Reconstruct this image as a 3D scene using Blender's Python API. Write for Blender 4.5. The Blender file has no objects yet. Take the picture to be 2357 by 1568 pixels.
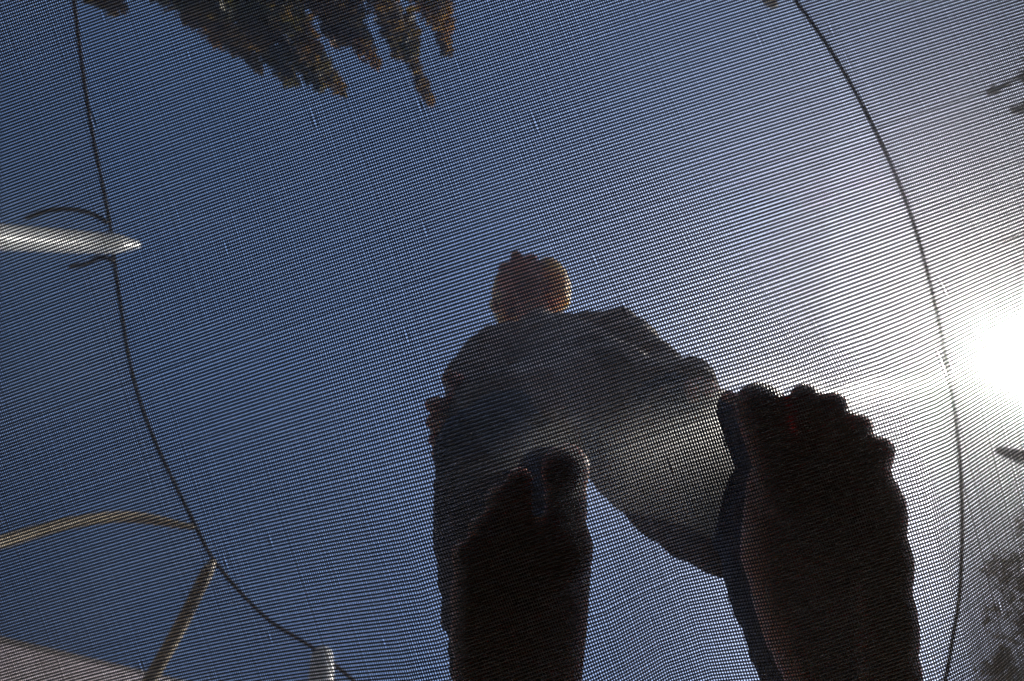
import bpy, math, random
import numpy as np
from mathutils import Vector, Matrix

random.seed(7); rng = np.random.default_rng(7)
sc = bpy.context.scene
C = sc.collection
R_ = math.radians

# ------------------------------------------------------------------ camera
CAM = np.array((0.0, 0.0, 0.25))
W0, H0, F0 = 2357.0, 1568.0, 1571.0            # frame in which measurements were taken, focal length in its pixels
ZEN = (1150.0, 700.0)                          # where the zenith stands in that frame
ROLL = R_(19)                                  # the weave runs 19 degrees off level
d = np.array(((ZEN[0]-W0/2)/F0, -(ZEN[1]-H0/2)/F0, -1.0)); d /= np.linalg.norm(d)
yw = np.array((-math.sin(ROLL), math.cos(ROLL), 0.0)); yw -= d*yw.dot(d); yw /= np.linalg.norm(yw)
xw = np.cross(yw, d)
ROT = np.array((xw, yw, d))                    # world = ROT @ camera vector
cam_d = bpy.data.cameras.new('camera')
cam = bpy.data.objects.new('camera', cam_d); C.objects.link(cam)
M4 = Matrix([list(ROT[i])+[CAM[i]] for i in range(3)]+[[0, 0, 0, 1]])
cam.matrix_world = M4
cam_d.sensor_width = 36.0; cam_d.lens = 36.0*F0/W0
cam_d.clip_start = 0.01; cam_d.clip_end = 2000
cam_d.dof.use_dof = True; cam_d.dof.focus_distance = 0.40; cam_d.dof.aperture_fstop = 13.0
sc.camera = cam

def ray(px, py):
    v = np.array(((px-W0/2)/F0, -(py-H0/2)/F0, -1.0))
    return ROT @ v
def P(px, py, h):
    """point seen at that place of the frame, h metres above the camera"""
    w = ray(px, py)
    return CAM + w*(h/w[2])
def D(dx, dy):
    """horizontal unit direction that runs (dx right, dy down) in the frame"""
    a = P(ZEN[0]+dx, ZEN[1]+dy, 1.0) - P(ZEN[0], ZEN[1], 1.0)
    a[2] = 0
    return a/np.linalg.norm(a)

# ------------------------------------------------------------------ sky, sun, exposure
sun_dir = ray(2352, 826); sun_dir /= np.linalg.norm(sun_dir)
sun_el = math.asin(sun_dir[2]); sun_rot = math.atan2(sun_dir[0], sun_dir[1])
world = bpy.data.worlds.new('World'); sc.world = world; world.use_nodes = True
nt = world.node_tree
bg = nt.nodes['Background']
sky = nt.nodes.new('ShaderNodeTexSky'); sky.sky_type = 'NISHITA'; sky.sun_disc = False
sky.sun_elevation = sun_el; sky.sun_rotation = sun_rot
sky.air_density = 1.0; sky.dust_density = 1.6; sky.ozone_density = 4.0; sky.altitude = 200
nt.links.new(sky.outputs[0], bg.inputs[0]); bg.inputs[1].default_value = 0.13
sl = bpy.data.lights.new('sun', 'SUN'); sl.energy = 4.5; sl.angle = R_(0.53); sl.color = (1.0, 0.95, 0.86)
so = bpy.data.objects.new('sun', sl); C.objects.link(so)
so.rotation_euler = Vector(sun_dir).to_track_quat('Z', 'Y').to_euler(); so.location = (0, 0, 30)
sc.view_settings.view_transform = 'Standard'; sc.view_settings.look = 'None'
sc.view_settings.gamma = 1.0; sc.view_settings.use_curve_mapping = False
sc.view_settings.exposure = 1.5
sc.render.engine = 'CYCLES'
sc.cycles.max_bounces = 8; sc.cycles.transparent_max_bounces = 24
sc.cycles.volume_bounces = 0
sc.cycles.use_denoising = True; sc.cycles.denoiser = 'OPENIMAGEDENOISE'; sc.cycles.denoising_input_passes = 'RGB_ALBEDO_NORMAL'
sc.cycles.sample_clamp_indirect = 2.0; sc.cycles.caustics_reflective = False; sc.cycles.caustics_refractive = False

# ------------------------------------------------------------------ materials
def mat(name, col, rough=0.6, var=0.15, scale=8.0, col2=None, spec=0.5, metal=0.0, sss=0.0, srad=(1.0, 0.34, 0.16), sscale=0.011, bump=0.0, bscale=60.0, sheen=0.0):
    m = bpy.data.materials.new(name); m.use_nodes = True
    n = m.node_tree.nodes; l = m.node_tree.links; b = n['Principled BSDF']
    tc = n.new('ShaderNodeTexCoord')
    no = n.new('ShaderNodeTexNoise'); no.inputs['Scale'].default_value = scale; no.inputs['Detail'].default_value = 5
    l.new(tc.outputs['Object'], no.inputs['Vector'])
    ra = n.new('ShaderNodeValToRGB')
    c2 = col2 if col2 else tuple(min(1, c*(1+var)) for c in col)
    c1 = col if col2 else tuple(c*(1-var) for c in col)
    ra.color_ramp.elements[0].position = 0.35; ra.color_ramp.elements[1].position = 0.65
    ra.color_ramp.elements[0].color = (*c1, 1); ra.color_ramp.elements[1].color = (*c2, 1)
    l.new(no.outputs['Fac'], ra.inputs[0]); l.new(ra.outputs[0], b.inputs['Base Color'])
    b.inputs['Roughness'].default_value = rough; b.inputs['Specular IOR Level'].default_value = spec
    b.inputs['Metallic'].default_value = metal
    if sss:
        b.inputs['Subsurface Weight'].default_value = sss
        b.inputs['Subsurface Radius'].default_value = srad
        b.inputs['Subsurface Scale'].default_value = sscale
    if sheen: b.inputs['Sheen Weight'].default_value = sheen
    if bump:
        n2 = n.new('ShaderNodeTexNoise'); n2.inputs['Scale'].default_value = bscale; n2.inputs['Detail'].default_value = 4
        l.new(tc.outputs['Object'], n2.inputs['Vector'])
        bu = n.new('ShaderNodeBump'); bu.inputs['Strength'].default_value = bump; bu.inputs['Distance'].default_value = 0.01
        l.new(n2.outputs['Fac'], bu.inputs['Height']); l.new(bu.outputs[0], b.inputs['Normal'])
    return m

def leaf_mat(name, col, col2):
    m = mat(name, col, 0.5, scale=1.1, col2=col2)
    n = m.node_tree.nodes; l = m.node_tree.links
    tr = n.new('ShaderNodeBsdfTranslucent'); mx = n.new('ShaderNodeMixShader'); mx.inputs[0].default_value = 0.5
    ramp = [x for x in n if x.type == 'VALTORGB'][0]
    l.new(ramp.outputs[0], tr.inputs[0])
    l.new(n['Principled BSDF'].outputs[0], mx.inputs[1]); l.new(tr.outputs[0], mx.inputs[2])
    l.new(mx.outputs[0], n['Material Output'].inputs[0])
    return m

def net_mat(name, cell=0.0028, wire=0.07):
    """fine knotted netting: open cells, black yarn"""
    m = mat(name, (0.012, 0.012, 0.014), 0.45, spec=0.2)
    n = m.node_tree.nodes; l = m.node_tree.links
    tc = [x for x in n if x.type == 'TEX_COORD'][0]
    sep = n.new('ShaderNodeSeparateXYZ'); l.new(tc.outputs['UV'], sep.inputs[0])
    facs = []
    for ax in (0, 1):
        a = n.new('ShaderNodeMath'); a.operation = 'DIVIDE'; a.inputs[1].default_value = cell; l.new(sep.outputs[ax], a.inputs[0])
        f = n.new('ShaderNodeMath'); f.operation = 'FRACT'; l.new(a.outputs[0], f.inputs[0])
        g = n.new('ShaderNodeMath'); g.operation = 'LESS_THAN'; g.inputs[1].default_value = wire; l.new(f.outputs[0], g.inputs[0])
        facs.append(g)
    mx0 = n.new('ShaderNodeMath'); mx0.operation = 'MAXIMUM'
    l.new(facs[0].outputs[0], mx0.inputs[0]); l.new(facs[1].outputs[0], mx0.inputs[1])
    t = n.new('ShaderNodeBsdfTransparent'); mx = n.new('ShaderNodeMixShader')
    l.new(mx0.outputs[0], mx.inputs[0]); l.new(t.outputs[0], mx.inputs[1]); l.new(n['Principled BSDF'].outputs[0], mx.inputs[2])
    l.new(mx.outputs[0], n['Material Output'].inputs[0])
    return m

MT = {
    'thread': mat('black woven polypropylene', (0.009, 0.009, 0.013), 0.36, 0.25, 25, spec=0.6),
    'rope': mat('black webbing', (0.060, 0.048, 0.036), 0.85, spec=0.2),
    'net': net_mat('enclosure netting'),
    'steel': mat('galvanised steel', (0.62, 0.63, 0.64), 0.30, 0.12, 14, metal=0.9),
    'whitepole': mat('white plastic pole sleeve', (0.75, 0.74, 0.71), 0.35, 0.06, 14),
    'tanpole': mat('weathered tan pole sleeve', (0.48, 0.39, 0.27), 0.6, 0.25, 6),
    'spring': mat('zinc spring', (0.5, 0.5, 0.5), 0.4, metal=0.9),
    'skin': mat('skin', (0.46, 0.23, 0.15), 0.6, 0.12, 30, spec=0.2, sss=0.9, bump=0.12, bscale=220),
    'hair': mat('light brown hair', (0.68, 0.45, 0.21), 0.6, 0.25, 40, sss=1.0, srad=(1.0, 0.66, 0.36), sscale=0.08, bump=0.5, bscale=150),
    'tunic': mat('brown grey fleece', (0.185, 0.112, 0.066), 0.9, 0.22, 22, bump=0.35, bscale=120, sheen=0.3),
    'trousers': mat('navy cotton', (0.018, 0.023, 0.042), 0.9, 0.25, 18, bump=0.3, bscale=150),
    'bark': mat('bark', (0.10, 0.07, 0.045), 0.9, 0.3, 5, bump=0.6, bscale=20),
    'leafA': leaf_mat('autumn leaves', (0.11, 0.105, 0.015), (0.36, 0.17, 0.016)),
    'leafB': leaf_mat('dull green leaves', (0.09, 0.085, 0.045), (0.16, 0.11, 0.06)),
    'ground': mat('warm bounce ground', (0.22, 0.17, 0.115), 0.95, scale=3.0, col2=(0.30, 0.24, 0.16), bump=0.8, bscale=80),  # out of view; pale warm tone picked to bounce fill light upwards
    'white': mat('pale painted stone', (0.50, 0.45, 0.45), 0.7, 0.05, 2),
    'plaster': mat('pale plaster', (0.44, 0.38, 0.40), 0.9, 0.10, 3, bump=0.3, bscale=40),
    'tile': mat('grey roof tile', (0.16, 0.14, 0.13), 0.85, 0.2, 3),
    'glass': mat('dark window glass', (0.02, 0.025, 0.03), 0.08, 0.1, 1, spec=0.8),
}

def glare_veil(m, t):
    """loosely spun yarn: a little light finds its way straight between the fibres"""
    n = m.node_tree.nodes; l = m.node_tree.links
    tr = n.new('ShaderNodeBsdfTransparent'); mx = n.new('ShaderNodeMixShader'); mx.inputs[0].default_value = t
    l.new(n['Principled BSDF'].outputs[0], mx.inputs[1]); l.new(tr.outputs[0], mx.inputs[2])
    l.new(mx.outputs[0], n['Material Output'].inputs[0])
glare_veil(MT['thread'], 0.26)  # transparency stands in for glare washing over the threads near the sun

# ------------------------------------------------------------------ helpers
def link(name, me, m=None, parent=None):
    o = bpy.data.objects.new(name, me); C.objects.link(o)
    if m: me.materials.append(m)
    if parent: o.parent = parent
    return o
def tag(o, label=None, cat=None, group=None, kind=None):
    if label: o['label'] = label
    if cat: o['category'] = cat
    if group: o['group'] = group
    if kind: o['kind'] = kind
    return o
def empty(name, loc):
    o = bpy.data.objects.new(name, None); C.objects.link(o); o.location = tuple(loc); o.empty_display_size = 0.1
    return o
def keep(o, parent):
    """parent, leaving the mesh where its world coordinates put it"""
    o.parent = parent
    o.matrix_parent_inverse = Matrix.Translation(-Vector(parent.location)) if parent.parent is None and parent.type == 'EMPTY' else Matrix.Identity(4)
    return o
def mesh_np(name, V, Fq, smooth=True):
    """V (n,3), Fq (m,k) one face size"""
    V = np.ascontiguousarray(V, dtype=np.float32); Fq = np.ascontiguousarray(Fq, dtype=np.int32)
    me = bpy.data.meshes.new(name); k = Fq.shape[1]
    me.vertices.add(len(V)); me.vertices.foreach_set('co', V.ravel())
    me.loops.add(Fq.size); me.loops.foreach_set('vertex_index', Fq.ravel())
    me.polygons.add(len(Fq)); me.polygons.foreach_set('loop_start', np.arange(0, Fq.size, k, dtype=np.int32))
    me.polygons.foreach_set('use_smooth', np.full(len(Fq), smooth))
    me.update(calc_edges=True)
    return me
def catmull(pts, n=8, closed=False):
    pts = [np.asarray(p, float) for p in pts]
    if closed: q = [pts[-1]]+pts+[pts[0], pts[1]]
    else: q = [2*pts[0]-pts[1]]+pts+[2*pts[-1]-pts[-2]]
    out = []
    for i in range(1, len(q)-2):
        a, b, c, e = q[i-1], q[i], q[i+1], q[i+2]
        for t in np.linspace(0, 1, n, endpoint=False):
            out.append(0.5*((2*b)+(c-a)*t+(2*a-5*b+4*c-e)*t*t+(3*b-a-3*c+e)*t**3))
    if not closed: out.append(pts[-1])
    return np.array(out)
def tube_np(path, rad, sides=10, closed=False, caps=True):
    path = np.asarray(path, float); n = len(path); rad = np.broadcast_to(np.asarray(rad, float), (n,))
    if closed: tan = np.roll(path, -1, 0)-np.roll(path, 1, 0)
    else: tan = np.gradient(path, axis=0)
    tan /= np.linalg.norm(tan, axis=1)[:, None]+1e-12
    up = np.array((0, 0, 1.0)) if abs(tan[0][2]) < 0.9 else np.array((1.0, 0, 0))
    V = []; u = np.cross(tan[0], up); u /= np.linalg.norm(u)
    for i in range(n):
        u = u-tan[i]*u.dot(tan[i]); u /= np.linalg.norm(u); w = np.cross(tan[i], u)
        for k in range(sides):
            a = 2*math.pi*k/sides
            V.append(path[i]+rad[i]*(math.cos(a)*u+math.sin(a)*w))
    F = []
    for i in range(n if closed else n-1):
        j = (i+1) % n
        for k in range(sides):
            k2 = (k+1) % sides
            F.append((i*sides+k, i*sides+k2, j*sides+k2, j*sides+k))
    if caps and not closed:                     # close the ends with a point
        for e, i in ((0, 0), (1, n-1)):
            V.append(path[i]); c = len(V)-1
            for k in range(sides):
                k2 = (k+1) % sides
                F.append((i*sides+k, c, c, i*sides+k2) if e == 0 else (i*sides+k2, c, c, i*sides+k))
    return np.array(V), F
def from_lists(name, V, F, smooth=True):
    me = bpy.data.meshes.new(name)
    F = [tuple(dict.fromkeys(f)) for f in F]
    me.from_pydata([tuple(v) for v in V], [], F)
    for p in me.polygons: p.use_smooth = smooth
    me.update()
    return me
def tube(name, path, rad, m, parent, sides=10, closed=False):
    V, F = tube_np(path, rad, sides, closed)
    return keep(link(name, from_lists(name, V, F), m), parent)
def box_np(lo, hi):
    x0, y0, z0 = lo; x1, y1, z1 = hi
    V = [(x0, y0, z0), (x1, y0, z0), (x1, y1, z0), (x0, y1, z0), (x0, y0, z1), (x1, y0, z1), (x1, y1, z1), (x0, y1, z1)]
    F = [(0, 3, 2, 1), (4, 5, 6, 7), (0, 1, 5, 4), (1, 2, 6, 5), (2, 3, 7, 6), (3, 0, 4, 7)]
    return np.array(V, float), F

# shapes that are fused into one continuous surface by a voxel remesh
class Blob:
    def __init__(s): s.V = []; s.F = []; s.n = 0
    def add(s, V, F):
        s.V.append(np.asarray(V, float)); s.F += [tuple(i+s.n for i in f) for f in F]; s.n += len(V)
    def cone(s, p0, r0, p1, r1, sides=16, fl=(1, 1, 1), floor=None):
        p0 = np.asarray(p0, float); p1 = np.asarray(p1, float)
        ax = p1-p0; L = np.linalg.norm(ax); ax = ax/L if L > 1e-6 else np.array((0, 0, 1.0))
        path = []; rad = []
        for t in np.linspace(-math.pi/2*0.97, 0, 6): path.append(p0+ax*r0*math.sin(t)); rad.append(r0*math.cos(t))
        if L > 1e-6:
            for t in np.linspace(0, math.pi/2*0.97, 6): path.append(p1+ax*r1*math.sin(t)); rad.append(r1*math.cos(t))
        V, F = tube_np(path, rad, sides)
        if floor is not None: V[:, 2] = np.maximum(V[:, 2], floor)
        s.add(V, F)
    def chain(s, pts, sides=16):
        for (a, ra), (b, rb) in zip(pts[:-1], pts[1:]): s.cone(a, ra, b, rb, sides)
    def ell(s, c, axes, floor=None, nu=16, nv=10):
        """axes: three vectors (with their radii)"""
        c = np.asarray(c, float); A = [np.asarray(a, float) for a in axes]
        if np.dot(np.cross(A[0], A[1]), A[2]) < 0: A[0] = -A[0]
        V = [c-A[2]]; F = []
        for j in range(1, nv):
            ph = -math.pi/2+math.pi*j/nv
            for i in range(nu):
                th = 2*math.pi*i/nu
                V.append(c+math.cos(ph)*(math.cos(th)*A[0]+math.sin(th)*A[1])+math.sin(ph)*A[2])
        V.append(c+A[2]); top = len(V)-1
        for i in range(nu):
            i2 = (i+1) % nu
            F.append((0, 1+i2, 1+i))
            for j in range(nv-2):
                a = 1+j*nu; b = a+nu
                F.append((a+i, a+i2, b+i2, b+i))
            F.append((1+(nv-2)*nu+i, 1+(nv-2)*nu+i2, top))
        V = np.array(V)
        if floor is not None: V[:, 2] = np.maximum(V[:, 2], floor)
        s.add(V, F)
    def build(s, name, voxel, smooth=4, disp=None):
        me = from_lists(name+'_raw', np.vstack(s.V), s.F)
        o = bpy.data.objects.new(name+'_raw', me); C.objects.link(o)
        r = o.modifiers.new('r', 'REMESH'); r.mode = 'VOXEL'; r.voxel_size = voxel; r.use_smooth_shade = True
        sm = o.modifiers.new('s', 'SMOOTH'); sm.factor = 0.5; sm.iterations = smooth
        dg = bpy.context.evaluated_depsgraph_get()
        out = bpy.data.meshes.new_from_object(o.evaluated_get(dg)); out.name = name
        bpy.data.objects.remove(o); bpy.data.meshes.remove(me)
        if disp is not None:
            n = len(out.vertices); co = np.empty(n*3, np.float32); no = np.empty(n*3, np.float32)
            out.vertices.foreach_get('co', co); out.vertices.foreach_get('normal', no)
            co = co.reshape(-1, 3); no = no.reshape(-1, 3)
            out.vertices.foreach_set('co', (co+no*disp(co)[:, None]).astype(np.float32).ravel()); out.update()
        return out

def folds(amp, freq, seed, warp=1.0):
    r = np.random.default_rng(seed)
    K = r.normal(size=(7, 3)); K /= np.linalg.norm(K, axis=1)[:, None]; K *= (freq*r.uniform(0.5, 1.7, 7))[:, None]
    ph = r.uniform(0, 6.28, 7); K2 = r.normal(size=(3, 3))*freq*0.4
    def f(co):
        q = co+warp*0.02*np.sin(co@K2.T+ph[:3])
        s = np.zeros(len(co))
        for k in range(7): s += (1-np.abs(np.sin(q@K[k]+ph[k])))*r_w[k]
        return amp*(s/r_w.sum()-0.36)*2
    r_w = r.uniform(0.4, 1, 7)
    return f

# ------------------------------------------------------------------ ground
g = 120.0
ground = link('ground', from_lists('ground', [(-g, -g, 0), (g, -g, 0), (g, g, 0), (-g, g, 0)], [(0, 1, 2, 3)], False), MT['ground'])
tag(ground, 'pale warm bounce ground under and around the trampoline, unseen, its tone added as warm fill light', 'ground', kind='structure')

# ------------------------------------------------------------------ trampoline
HC = 0.36                                          # the soles stand this far above the camera
ZC = CAM[2]+HC
ZREST = CAM[2]+0.47; RM = 1.30                     # mat at rest, mat radius
U = HC/F0                                          # metres that one unit of the measured frame spans on the soles
FEET = {   # toes: (root, tip centre, radius); pads: (centre, half width, half length, half height)
    'L': dict(toes=[((1308, 1190), (1306, 1088), 62), ((1200, 1200), (1197, 1113), 35), ((1150, 1215), (1145, 1154), 33), ((1106, 1262), (1103, 1224), 32), ((1066, 1315), (1064, 1284), 32)],
              pads=[((1300, 1285), 74, 100, 60), ((1205, 1290), 80, 95, 58), ((1105, 1375), 75, 115, 52), ((1105, 1460), 75, 130, 52), ((1112, 1560), 76, 180, 52), ((1165, 1720), 90, 130, 60), ((1190, 1850), 118, 125, 85)],
              arch=[((1302, 1300), 72, 74), ((1285, 1470), 105, 86), ((1262, 1680), 120, 92)], ball=(1260, 1300), heel=(1190, 1850), ank=(1190, 1800)),
    'R': dict(toes=[((1800, 1060), (1766, 946), 64), ((1888, 1030), (1866, 919), 37), ((1953, 1040), (1934, 935), 34), ((2003, 1065), (1990, 986), 34), ((2040, 1115), (2040, 1044), 37)],
              pads=[((1832, 1125), 80, 105, 60), ((1935, 1120), 86, 95, 58), ((2036, 1180), 72, 115, 52), ((2048, 1290), 74, 130, 52), ((2055, 1400), 71, 190, 52), ((2068, 1560), 76, 150, 58), ((2078, 1770), 118, 125, 85)],
              arch=[((1826, 1140), 72, 78), ((1850, 1330), 150, 92), ((1925, 1520), 170, 110), ((2000, 1680), 150, 110)], ball=(1890, 1150), heel=(2078, 1770), ank=(2074, 1715))}
for f in FEET.values():
    f['b'] = P(*f['ball'], HC); f['h'] = P(*f['heel'], HC); f['t0'] = P(*f['toes'][0][1], HC); f['t1'] = P(*f['toes'][3][1], HC)
def sag(x, y):
    ds = []
    for f in FEET.values():
      for a, b in ((f['t0'], f['h']), (f['t1'], f['h'])):
        abx, aby = b[0]-a[0], b[1]-a[1]
        t = np.clip(((x-a[0])*abx+(y-a[1])*aby)/(abx*abx+aby*aby), 0, 1)
        q = np.hypot(x-a[0]-t*abx, y-a[1]-t*aby)
        q = np.maximum(0, q-0.026)
        ds.append(np.sqrt(q*q+0.02**2)-0.02)
    ds = [np.minimum(ds[0], ds[1]), np.minimum(ds[2], ds[3])]
    k = 0.05
    h = np.clip(0.5+0.5*(ds[1]-ds[0])/k, 0, 1)
    dd = ds[1]*(1-h)+ds[0]*h-k*h*(1-h)
    dd = np.maximum(dd, 0)
    edge = np.clip((RM-np.hypot(x, y))/0.5, 0, 1)
    S = ZREST-(ZC-0.0022)
    s = S*np.exp(-dd/0.19)
    return ZREST-s*(1-(1-edge)**2)

tramp = empty('trampoline', (0, 0, 0))
tag(tramp, 'round garden trampoline with see-through black mesh mat and enclosure net on curved poles', 'trampoline')

PX, PY = 0.00140, 0.00205                          # thread pitch across and along
RW, RF = 0.00045, 0.00066                          # thread radii
def fine_samples(n_in, half_in, n_out):
    a = np.linspace(-half_in, half_in, n_in)
    b = np.linspace(half_in, RM, n_out+1)[1:]
    return np.concatenate([-b[::-1], a, b])
def threads(axis, pitch, rad, zoff, samples, jit, speck):
    pos = np.arange(-RM+0.002, RM-0.002, pitch); n = len(pos)
    pos = pos+rng.normal(0, jit*pitch, n)
    T = np.broadcast_to(samples, (n, len(samples))).copy()
    half = np.sqrt(np.maximum(RM**2-pos**2, 1e-4))
    T = np.clip(T, -half[:, None], half[:, None])
    S = np.broadcast_to(pos[:, None], T.shape).copy()
    ph = rng.uniform(0, 6.28, n); fr = rng.uniform(8, 30, n)
    S += jit*0.7*pitch*np.sin(T*fr[:, None]+ph[:, None])
    # slow wander shared by neighbouring threads
    S += 0.0014*np.sin(T*3.1+S*2.3)+0.0006*np.sin(T*9.0-S*6.0)
    if speck:                                      # places where two threads were pushed apart
        mid = np.where(np.abs(pos) < 0.40)[0]; inn = np.where(np.abs(samples) < 0.38)[0]
        for _ in range(speck):
            i = rng.choice(mid); k = rng.choice(inn); a = pitch*rng.uniform(0.10, 0.30)
            S[i, k] -= a; S[i+1, k] += a
            if rng.random() < 0.3: S[i, k+1] -= a*.7; S[i+1, k+1] += a*0.7
    X, Y = (S, T) if axis == 'y' else (T, S)
    Z = sag(X, Y)+zoff
    ns = len(samples); V = np.empty((n, ns, 3, 3), np.float32)
    for k in range(3):
        a = -math.pi/2+2*math.pi*k/3
        du, dz = rad*math.cos(a)*1.12, rad*math.sin(a)*1.0
        V[:, :, k, 0] = X+(du if axis == 'y' else 0)
        V[:, :, k, 1] = Y+(du if axis == 'x' else 0)
        V[:, :, k, 2] = Z+dz
    idx = (np.arange(n)[:, None, None]*ns*3+np.arange(ns-1)[None, :, None]*3)
    k = np.arange(3)[None, None, :]; k2 = (k+1) % 3
    a = idx+k; b = idx+k2; c = idx+3+k2; e = idx+3+k
    Fq = np.stack([a, b, c, e] if axis == 'x' else [a, e, c, b], -1)
    ok = (np.abs(np.diff(T, axis=1)) > 1e-5)
    Fq = Fq[ok]
    return V.reshape(-1, 3), Fq.reshape(-1, 4)
V1, F1 = threads('y', PX, RW, 0.0003, fine_samples(129, 0.4, 15), 0.033, 90)
V2, F2 = threads('x', PY, RF, -0.0003, fine_samples(45, 0.5, 14), 0.025, 0)
me = mesh_np('mat_weave', np.vstack([V1, V2]), np.vstack([F1, F2+len(V1)]), False)
mat_o = keep(link('mat_weave', me, MT['thread']), tramp); tag(mat_o, kind='stuff')
n_thread = len(V1)
ang = np.linspace(0, 2*math.pi, 120, endpoint=False)
ring = lambda r, z: np.stack([r*np.cos(ang), r*np.sin(ang), np.full_like(ang, z)], 1)
tube('mat_edge_webbing', ring(RM+0.012, ZREST), 0.014, MT['rope'], tramp, 8, True)
RFR = RM+0.17
tube('frame_ring', ring(RFR, ZREST), 0.019, MT['steel'], tramp, 10, True)
# springs between mat and ring
path = []
for i in range(90):
    t = i/89; a = t*2*math.pi*14
    rr = 0.009 if 0.08 < t < 0.92 else 0.003
    path.append((RM+0.02+t*0.135, rr*math.cos(a), rr*math.sin(a)))
Vs, Fs = tube_np(path, 0.0016, 4); sp_me = from_lists('spring', Vs, Fs)
sp_me.materials.append(MT['spring'])
for i in range(64):
    o = bpy.data.objects.new('spring', sp_me); C.objects.link(o); o.parent = tramp
    o.location = (0, 0, ZREST); o.rotation_euler = (0, 0, 2*math.pi*i/64+0.02)
for i in range(4):                                   # U-shaped legs
    a0 = 2*math.pi*i/4+0.5; pts = []
    for s, z in ((-0.26, ZREST-0.02), (-0.26, 0.10), (-0.22, 0.02), (0.22, 0.02), (0.26, 0.10), (0.26, ZREST-0.02)):
        pts.append((RFR*math.cos(a0+s), RFR*math.sin(a0+s), z))
    tube('leg', catmull(pts, 6), 0.019, MT['steel'], tramp, 10)

HH = 2.10                                            # net rim above the camera
rim_px = [(150, -230), (170, 0), (206, 270), (250, 500), (268, 640), (302, 850), (352, 1005), (452, 1214), (500, 1300), (610, 1420), (735, 1502),
          (1000, 1700), (1400, 1830), (1850, 1790), (2130, 1640), (2196, 1450), (2214, 1250), (2204, 1000), (2152, 700), (2080, 450), (1962, 200), (1830, 0),
          (1690, -160), (1250, -350), (700, -410), (300, -360)]
rim = catmull([P(x, y, HH) for x, y in rim_px], 8, True)
tube('net_rim', rim+np.array((0, 0, 0))*0, 0.0058, MT['rope'], tramp, 8, True)
# netting hangs from the rim down to the edge of the mat
n = len(rim); rows = 26; NV = []; NF = []; UV = []
arc = np.concatenate([[0], np.cumsum(np.linalg.norm(np.diff(np.vstack([rim, rim[:1]]), axis=0), axis=1))])
for j in range(rows+1):
    t = j/rows
    for i in range(n+1):
        p = rim[i % n]; a = math.atan2(p[1], p[0]); q = np.array((RM*0.985*math.cos(a), RM*0.985*math.sin(a), ZREST+0.012))
        w = p*(1-t)+q*t
        w[:2] *= 1+0.05*math.sin(math.pi*t)+0.006*math.sin(a*17+t*5)*math.sin(math.pi*t)
        NV.append(w); UV.append((arc[i], t*1.7))
for j in range(rows):
    for i in range(n):
        a = j*(n+1)+i; NF.append((a, a+1, a+n+2, a+n+1))
me = from_lists('net', NV, NF); uvl = me.uv_layers.new(name='UVMap')
for lp in me.loops: uvl.data[lp.index].uv = UV[lp.vertex_index]
keep(link('net', me, MT['net']), tramp)

def pole(px_pts, base_h, base_px, rads, m, label=None):
    pts = [P(x, y, h) for x, y, h in px_pts]
    b = P(*base_px, base_h); b[:2] *= RFR/np.linalg.norm(b[:2])
    mid = b.copy(); mid[2] = CAM[2]+1.15; mid[:2] = mid[:2]*0.6+pts[0][:2]*0.4
    path = catmull([b, mid]+pts, 10)
    rr = np.interp(np.linspace(0, 1, len(path)), np.linspace(0, 1, len(rads)), rads)
    o = tube('pole', path, rr, m, tramp, 14)
    if label: o['label'] = label
    return o
pole([(-160, 535, 1.50), (0, 546, 1.71), (170, 556, 1.95), (265, 561, 2.07), (318, 563, 2.15)], 0.35, (-1500, 600), [0.03, 0.03, 0.032, 0.034, 0.034, 0.031, 0.012], MT['whitepole'], 'bright white metal enclosure pole')
pole([(-150, 1290, 1.42), (0, 1248, 1.60), (160, 1204, 1.80), (300, 1190, 1.97), (448, 1214, 2.1)], 0.35, (-1500, 1600), [0.017]*8+[0.009], MT['tanpole'], 'thin tan curved pole')
pole([(290, 1660, 1.75), (345, 1566, 1.84), (420, 1432, 1.96), (470, 1330, 2.04), (490, 1290, 2.08)], 0.35, (-600, 3000), [0.02]*8+[0.010], MT['tanpole'], 'thin tan straight pole')
pole([(732, 1700, 1.8), (736, 1640, 1.9), (740, 1560, 2.02), (741, 1512, 2.1), (738, 1490, 2.13)], 0.35, (600, 4000), [0.038]*6+[0.034, 0.012], MT['whitepole'], 'bright white pole with rounded tip')
pole([(2560, 1120, 1.72), (2440, 1082, 1.9), (2350, 1052, 2.03), (2296, 1036, 2.1)], 0.35, (4500, 1500), [0.022]*5+[0.012], MT['whitepole'], 'bright white pole beside the sun')
pole([(1700, -220, 1.75), (1730, -110, 1.92), (1760, -20, 2.06), (1782, 14, 2.11)], 0.35, (2000, -2500), [0.022]*5+[0.012], MT['tanpole'])
for pts in ([(60, 502), (105, 486), (160, 482), (205, 490), (248, 512)], [(160, 615), (200, 606), (232, 592), (262, 600)]):
    tube('net_strap', catmull([P(x, y, 2.06) for x, y in pts], 6), 0.007, MT['rope'], tramp, 6)

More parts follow.
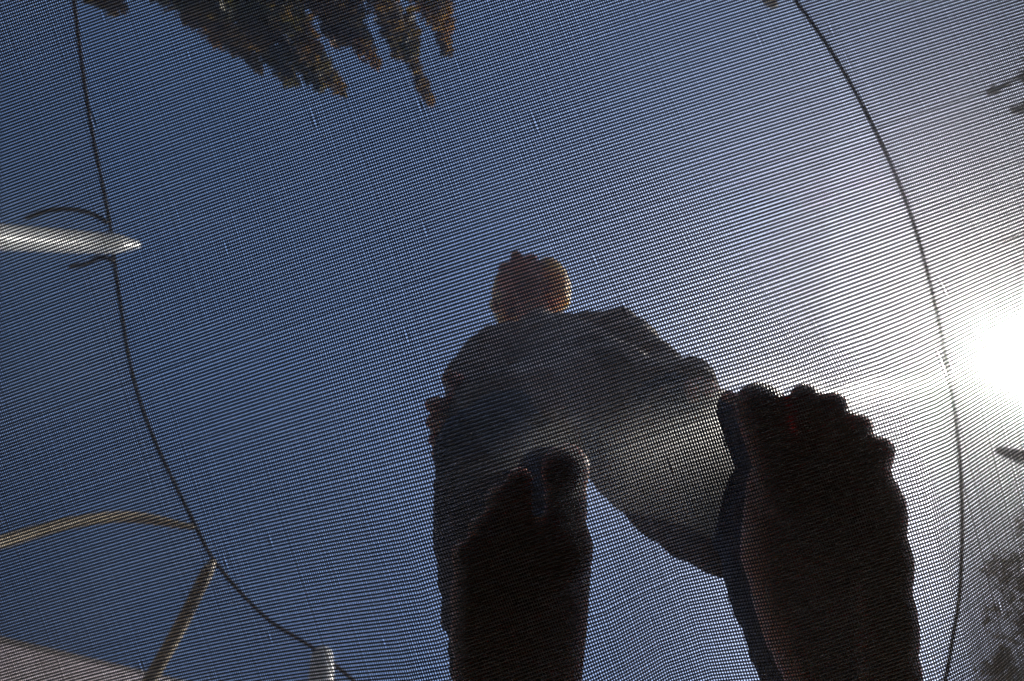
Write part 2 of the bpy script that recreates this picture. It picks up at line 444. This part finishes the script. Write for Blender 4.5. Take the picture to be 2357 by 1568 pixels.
# ------------------------------------------------------------------ person
root_loc = (FEET['L']['h']+FEET['R']['h'])/2; root_loc[2] = ZC
person = empty('person', root_loc)
tag(person, 'barefoot person in brown grey top and navy trousers crouching on the trampoline mat', 'person')
B = Blob()
def foot(f):
    fl = ZC; Z3 = lambda z: np.array((0, 0, z*U))
    dr = f['b']-f['h']; dr /= np.linalg.norm(dr); lat = np.array((-dr[1], dr[0], 0))
    for (c, rw, rl, rz) in f['pads']:
        B.ell(P(*c, HC)+Z3(rz*.72), (dr*rl*U, lat*rw*U, Z3(rz)), fl)
    for k, (a, t, r) in enumerate(f['toes']):
        a = P(*a, HC); t = P(*t, HC); m_ = (a+t)/2
        B.cone(a+Z3(r*.9), r*.86*U, m_+Z3(r*1.05), r*.84*U, floor=fl)
        B.cone(m_+Z3(r*1.05), r*.84*U, t+Z3(r*.78), r*.97*U, floor=fl)
    hl = P(*f['heel'], HC)
    ank = P(*f['ank'], HC)+Z3(330)
    B.cone(hl+Z3(120), 105*U, ank, 105*U)
    B.cone(hl*.72+f['b']*.28+Z3(190), 115*U, f['b']+Z3(85), 85*U, floor=fl)           # instep over the hollow of the arch
    B.cone(hl*.72+f['b']*.28+Z3(190), 115*U, ank, 100*U)
    for (c0, z0, r0), (c1, z1, r1) in zip(f['arch'][:-1], f['arch'][1:]):             # raised inner border
        B.cone(P(*c0, HC)+Z3(z0+10), r0*U, P(*c1, HC)+Z3(z1+10), r1*U, floor=fl)
    return ank
ankL = foot(FEET['L']); ankR = foot(FEET['R'])
J = dict(
    hipL=P(1300, 945, .90), hipR=P(1475, 955, .90), kneeL=P(1112, 1045, .64), kneeR=P(1805, 1180, .64),
    pelvis=P(1390, 930, .93), waist=P(1345, 905, 1.06), chest=P(1290, 845, 1.24), neck=P(1245, 780, 1.37),
    shL=P(1150, 800, 1.32), shR=P(1430, 775, 1.32), elL=P(1092, 872, 1.10), elR=P(1535, 890, 1.06),
    wrL=P(1088, 952, .79), wrR=P(1590, 905, .86), head=P(1212, 672, 1.50))
for s in 'LR':
    ank = ankL if s == 'L' else ankR
    B.chain([(ank, .027), (ank*.55+J['knee'+s]*.45+np.array((0, -.01, 0)), .036), (J['knee'+s], .036), (J['hip'+s], .055)])
    B.chain([(J['sh'+s], .036), (J['el'+s], .027), (J['wr'+s], .019)])
B.chain([(J['pelvis'], .075), (J['waist'], .07), (J['chest'], .08), (J['neck'], .04)])
B.cone(J['shL'], .036, J['shR'], .036)
B.cone(J['hipL'], .06, J['hipR'], .06)
# head: looks along fwd
fwd = D(-0.32, -1); upv = np.array((0, 0, 1.0)); tilt = R_(-12)
hf = fwd*math.cos(tilt)+upv*math.sin(tilt); hu = upv*math.cos(tilt)-fwd*math.sin(tilt); hs = np.cross(hf, hu)
hc = J['head']
hp = lambda f, s, u: hc+hf*f+hs*s+hu*u
B.cone(J['neck'], .036, hp(-.012, 0, -.045), .034)
B.ell(hp(-.008, 0, .03), (hf*.083, hs*.068, hu*.078))               # skull
B.ell(hp(.024, 0, -.028), (hf*.052, hs*.054, hu*.055))              # face
B.ell(hp(.050, 0, -.072), (hf*.020, hs*.022, hu*.016))              # chin
for s in (-1, 1):
    B.cone(hp(-.005, s*.054, -.045), .014, hp(.045, s*.014, -.072), .014)   # jaw
    B.ell(hp(.045, s*.033, -.022), (hf*.022, hs*.02, hu*.02))       # cheek
    B.ell(hp(-.008, s*.074, -.008), (hf*.018, hs*.006, hu*.025))    # ear
    B.ell(hp(.066, s*.028, .012), (hf*.010, hs*.018, hu*.006))      # brow
B.cone(hp(.070, 0, .006), .007, hp(.088, 0, -.020), .0105)          # nose
for s in (-1, 1): B.ell(hp(.080, s*.009, -.025), (hf*.009, hs*.007, hu*.006))
B.ell(hp(.070, 0, -.047), (hf*.010, hs*.020, hu*.005)); B.ell(hp(.068, 0, -.057), (hf*.010, hs*.017, hu*.006))   # lips
def hand(w, along, nrm, side):
    """palm, four fingers and a thumb bent over the knee"""
    along = along/np.linalg.norm(along); nrm = nrm-along*nrm.dot(along); nrm /= np.linalg.norm(nrm); lat = np.cross(nrm, along)*side
    pc = w+along*.040
    B.cone(w, .018, pc, .020)
    B.ell(pc, (along*.036, lat*.032, nrm*.013))
    for k, (off, L) in enumerate(((.024, .052), (.008, .058), (-.008, .054), (-.023, .043))):
        a = pc+along*.028+lat*off; b = a+along*L*.42-nrm*L*.12+lat*off*.12; c = b+along*L*.28-nrm*L*.24; e = c+along*L*.12-nrm*L*.24
        B.chain([(a, .0082), (b, .0076), (c, .0072), (e, .0064)], 10)
    a = w+along*.020+lat*.026; b = a+along*.020+lat*.020-nrm*.008; c = b+along*.022+lat*.006-nrm*.006
    B.chain([(a, .0100), (b, .0088), (c, .0074)], 10)
hand(J['wrL'], P(1000, 985, .72)-J['wrL'], np.array((0, 0, 1.0)), 1)
hand(J['wrR'], P(1662, 900, .75)-J['wrR'], np.array((0, 0, 1.0)), -1)
body = keep(link('body', B.build('body', 0.0026, 3), MT['skin']), person)

T = Blob()                                                        # trousers
for s, cuff in (('L', .040), ('R', .050)):
    ank = ankL if s == 'L' else ankR
    k = J['knee'+s]; low = ank*.92+k*.08
    mid = ank*.5+k*.5
    T.chain([(low+np.array((0, 0, .004)), cuff), (mid, .049 if s == 'L' else .062), (k, .047 if s == 'L' else .068), (J['hip'+s], .074)])
T.cone(J['hipL'], .07, J['hipR'], .07)
keep(link('trousers', T.build('trousers', 0.0050, 5, folds(.006, 70, 3)), MT['trousers']), person)

G = Blob()                                                        # loose top, reaching down over the thighs
G.chain([(J['pelvis'], .092), (J['waist'], .098), (J['chest'], .100), (J['neck'], .052)])
G.cone(J['shL'], .05, J['shR'], .055)
G.cone(J['hipL'], .088, P(1168, 1000, .735), .070)
G.cone(J['hipR'], .082, P(1622, 1125, .75), .082)
G.cone(P(1420, 960, .9), .08, P(1570, 1090, .80), .085)
G.cone(P(1560, 1060, .8), .07, P(1655, 1215, .70), .050)
G.cone(J['shL'], .05, J['elL'], .047); G.cone(J['elL'], .047, J['wrL']*.9+J['elL']*.1, .034)
G.cone(J['shR'], .055, J['elR'], .050); G.cone(J['elR'], .050, J['wrR'], .040)
G.cone(J['neck'], .058, J['neck']+upv*.03+fwd*.01, .05)              # collar
top = keep(link('long_top', G.build('long_top', 0.0055, 5, folds(.011, 48, 11)), MT['tunic']), person)

Hh = Blob()                                                       # hair
Hh.ell(hp(-.016, 0, .040), (hf*.086, hs*.079, hu*.078))
Hh.ell(hp(-.045, 0, -.005), (hf*.050, hs*.070, hu*.065))
for s in (-1, 1):
    Hh.cone(hp(-.02, s*.066, .03), .018, hp(-.035, s*.066, -.045), .016)
Hh.ell(hp(.000, -.060, -.006), (hf*.062, hs*.036, hu*.066)); Hh.ell(hp(-.022, .054, .002), (hf*.045, hs*.022, hu*.050))
for k in range(26):                                               # locks
    a = random.uniform(0, 2*math.pi); e = random.uniform(-0.5, 1.1)
    dv = hf*(-abs(math.cos(a))*0.8+0.25)*math.cos(e)+hs*math.sin(a)*math.cos(e)+hu*math.sin(e)
    p = hp(-.018, 0, .035)+dv*.080
    Hh.cone(p, .010, p+dv*.002-hu*.03+hs*random.uniform(-.01, .01), .005, 8)
keep(link('hair', Hh.build('hair', 0.0030, 3, folds(.003, 190, 5)), MT['hair']), person)

# ------------------------------------------------------------------ trees
def leaves(specs, size, seed):
    """specs: (axis start, axis end, radius start, radius end, count); leaf-sized rhombi round each axis"""
    r = np.random.default_rng(seed); V = []
    for a, b, r0, r1, nl in specs:
        a = np.asarray(a, float); b = np.asarray(b, float)
        t = r.random(nl); ax = b-a
        # clumps along the axis
        nc = max(3, nl//26); tc = r.random(nc); cc = r.normal(size=(nc, 3)); cc /= np.linalg.norm(cc, axis=1)[:, None]
        cc *= (r.random(nc)**0.5)[:, None]
        ci = r.integers(0, nc, nl)
        t = np.clip(tc[ci]+r.normal(0, 0.05, nl), 0, 1)
        rad = r0+(r1-r0)*t
        p = a+ax*t[:, None]+(cc[ci]+r.normal(0, 0.28, (nl, 3)))*rad[:, None]
        u = r.normal(size=(nl, 3)); u /= np.linalg.norm(u, axis=1)[:, None]
        w = np.cross(u, r.normal(size=(nl, 3))); w /= np.linalg.norm(w, axis=1)[:, None]
        s = size*r.uniform(0.6, 1.3, nl)[:, None]
        nrm = np.cross(u, w)
        V.append(np.stack([p-u*s, p-w*s*.5+nrm*s*.12, p+u*s, p+w*s*.5+nrm*s*.12], 1))
    V = np.vstack(V).reshape(-1, 3)
    return V, np.arange(len(V)).reshape(-1, 4)
def tree(label, trunk, plumes, m, size, seed, cat='tree', group=None):
    root = empty('tree', (trunk[0][0], trunk[0][1], 0))
    tag(root, label, cat, group)
    tube('trunk', catmull([p for p in trunk], 8), np.linspace(0.17, 0.05, (len(trunk)-1)*8+1), MT['bark'], root, 12)
    tp = catmull(trunk, 8)
    for a, b, r0, r1, nl in plumes:                    # a limb for each shoot
        a = np.asarray(a); b = np.asarray(b)
        cand = tp[len(tp)//3:]; j = cand[np.argmin(np.linalg.norm(cand-(a-np.array((0, 0, 0.8))), axis=1))]
        pth = catmull([j, (j+a)/2+np.array((0, 0, -.1)), a, (a+b)/2, b], 5)
        tube('limb', pth, np.linspace(0.035, 0.008, len(pth)), MT['bark'], root, 6)
    V, F = leaves(plumes, size, seed)
    keep(link('crown', mesh_np('crown', V, F, False), m), root)
    return root

def shoot(px, py, h, L, r, nl, lean=(0, 0)):
    t = P(px, py, h); b = t.copy(); b[2] -= L; b[0] += lean[0]; b[1] += lean[1]
    return (b, t, r, r*0.28, nl)
out = D(-0.45, -1)
tips = [(505, 92, 7.6, .32), (560, 120, 7.6, .26), (598, 158, 7.7, .16), (676, 190, 7.9, .22), (735, 203, 8.0, .20), (793, 222, 8.1, .17), (838, 120, 7.9, .3),
        (868, 148, 8.0, .16), (990, 238, 8.3, .12), (930, 130, 8.0, .26), (1030, 122, 8.0, .22), (700, 90, 7.8, .4), (790, 90, 7.9, .4), (900, 40, 7.8, .4),
        (620, 60, 7.6, .4), (990, 40, 7.9, .35), (760, 10, 7.5, .5), (640, -20, 7.4, .5), (880, -40, 7.6, .5), (470, 20, 7.4, .18), (1010, -30, 7.7, .3), (560, -60, 7.2, .4)]
pl = [shoot(x, y, h, random.uniform(2.2, 3.0), r, int(500+2600*r), tuple(out[:2]*random.uniform(.1, .5))) for x, y, h, r in tips]
tb = P(760, -40, 7.0); tr = [np.array((tb[0], tb[1], 0))+out*2.2, np.array((tb[0], tb[1], 2.2))+out*2.1, np.array((tb[0], tb[1], 4.6))+out*1.2, np.array((tb[0], tb[1], 6.6))+out*0.5]
tree('tall tree with upright autumn shoots of olive and orange leaves reaching over the mat', tr, pl, MT['leafA'], 0.055, 21)

tips = [(262, 28, 6.6, .12), (285, 18, 6.6, .10), (225, 8, 6.5, .10), (250, -60, 6.3, .3), (150, -90, 6.2, .3)]
pl = [shoot(x, y, h, 1.6, r, int(250+2000*r)) for x, y, h, r in tips]
tb = P(200, -120, 5.6); o2 = D(-0.8, -1)
tr = [np.array((tb[0], tb[1], 0))+o2*1.4, np.array((tb[0], tb[1], 1.8))+o2*1.3, np.array((tb[0], tb[1], 3.6))+o2*.7, np.array((tb[0], tb[1], 4.9))]
tree('smaller tree with rusty orange leaf tips just beside the net rim', tr, pl, MT['leafA'], 0.05, 22)

pl = []
for k in range(44):
    x = random.uniform(2230, 2640); y = random.uniform(1260, 1800)
    pl.append(shoot(x, y, random.uniform(5.2, 6.4), .9, random.uniform(.3, .6), 190, (random.uniform(-.3, .3), random.uniform(-.3, .3))))
tb = P(2600, 1700, 5.0); o3 = D(1, .8)
tr = [np.array((tb[0], tb[1], 0))+o3*.6, np.array((tb[0], tb[1], 1.8))+o3*.5, np.array((tb[0], tb[1], 3.4))+o3*.2, np.array((tb[0], tb[1], 5.0))]
tree('loose dull green tree beyond the net under the sun', tr, pl, MT['leafB'], 0.04, 23)

pl = []
for (x, y) in ((2285, 205), (2345, 262), (2400, 230), (2330, 250), (2290, 560), (2390, 500), (2450, 330), (2500, 420)):
    pl.append(shoot(x, y, 6.2, .7, .12, 150, tuple(D(1, -.5)[:2]*.5)))
tb = P(2560, 330, 5.4); o4 = D(1, -.4)
tr = [np.array((tb[0], tb[1], 0))+o4*.8, np.array((tb[0], tb[1], 1.8))+o4*.7, np.array((tb[0], tb[1], 3.8))+o4*.3, np.array((tb[0], tb[1], 5.4))]
tree('sparse tree with brown twigs outside the net above the sun', tr, pl, MT['leafB'], 0.045, 24)

# ------------------------------------------------------------------ house made up and added for a pale sunlit patch at lower left
hx, hy = D(1, 0), D(0, 1)                              # towards the trampoline, along the gable
ho = CAM.copy(); ho[2] = 0; ho = ho-hx*3.35
standin_house = empty('standin_house', ho-hx*3.0+hy*4.1)
tag(standin_house, 'pale plastered house with a steep gable, made up in place of a pale sunlit patch', 'standin_house')
def hw(v): return ho-hx*v[0]+hy*v[1]+np.array((0, 0, v[2]))      # v: depth behind the gable, along it, height
def hpoly(name, prof, d0, d1, m, parent=None):
    """a profile in the gable plane pushed from depth d0 to d1"""
    n = len(prof)
    V = [hw((d0, *p)) for p in prof]+[hw((d1, *p)) for p in prof]
    F = [tuple(range(n)), tuple(range(2*n-1, n-1, -1))]+[(i, i+n, (i+1) % n+n, (i+1) % n) for i in range(n)]
    o = link(name, from_lists(name, V, F, False), m)
    if parent: o.parent = parent
    else: keep(o, standin_house)
    return o
hpoly('wall', [(1.46, 0), (6.74, 0), (6.74, 3.58), (4.10, 7.47), (1.46, 3.58)], 0, 7.0, MT['plaster'])
for sg in (-1, 1):
    a_, b_ = (4.10+sg*2.85, 3.27), (4.10, 7.475)
    hpoly('roof_slope', [a_, b_, (b_[0], b_[1]+.05), (a_[0]+sg*.04, a_[1]+.03)], .003, 7.1, MT['tile'])
w = hpoly('window', [(3.5, 3.3), (4.7, 3.3), (4.7, 4.7), (3.5, 4.7)], -.03, .03, MT['white'])
hpoly('pane', [(3.57, 3.37), (4.63, 3.37), (4.63, 4.63), (3.57, 4.63)], -.034, -.032, MT['glass'], w)
hpoly('sill', [(3.42, 3.23), (4.78, 3.23), (4.78, 3.297), (3.42, 3.297)], -.10, .02, MT['white'], w)

# ------------------------------------------------------------------ haze round everything, added to spread a glow about the sun
hm = bpy.data.materials.new('glow_haze'); hm.use_nodes = True
hn = hm.node_tree.nodes; hn.remove(hn['Principled BSDF'])
pv = hn.new('ShaderNodeVolumePrincipled'); pv.inputs['Color'].default_value = (0.95, 0.96, 1.0, 1)
pv.inputs['Density'].default_value = 0.024; pv.inputs['Anisotropy'].default_value = 0.975
hm.node_tree.links.new(pv.outputs[0], hn['Material Output'].inputs['Volume'])
V, F = box_np((-130, -130, -1.0), (130, 130, 9.6))
hz = link('glow_haze', from_lists('glow_haze', V, F, False), hm); tag(hz, 'thin bright haze added to make the glow round the sun', 'glow_haze', kind='stuff')
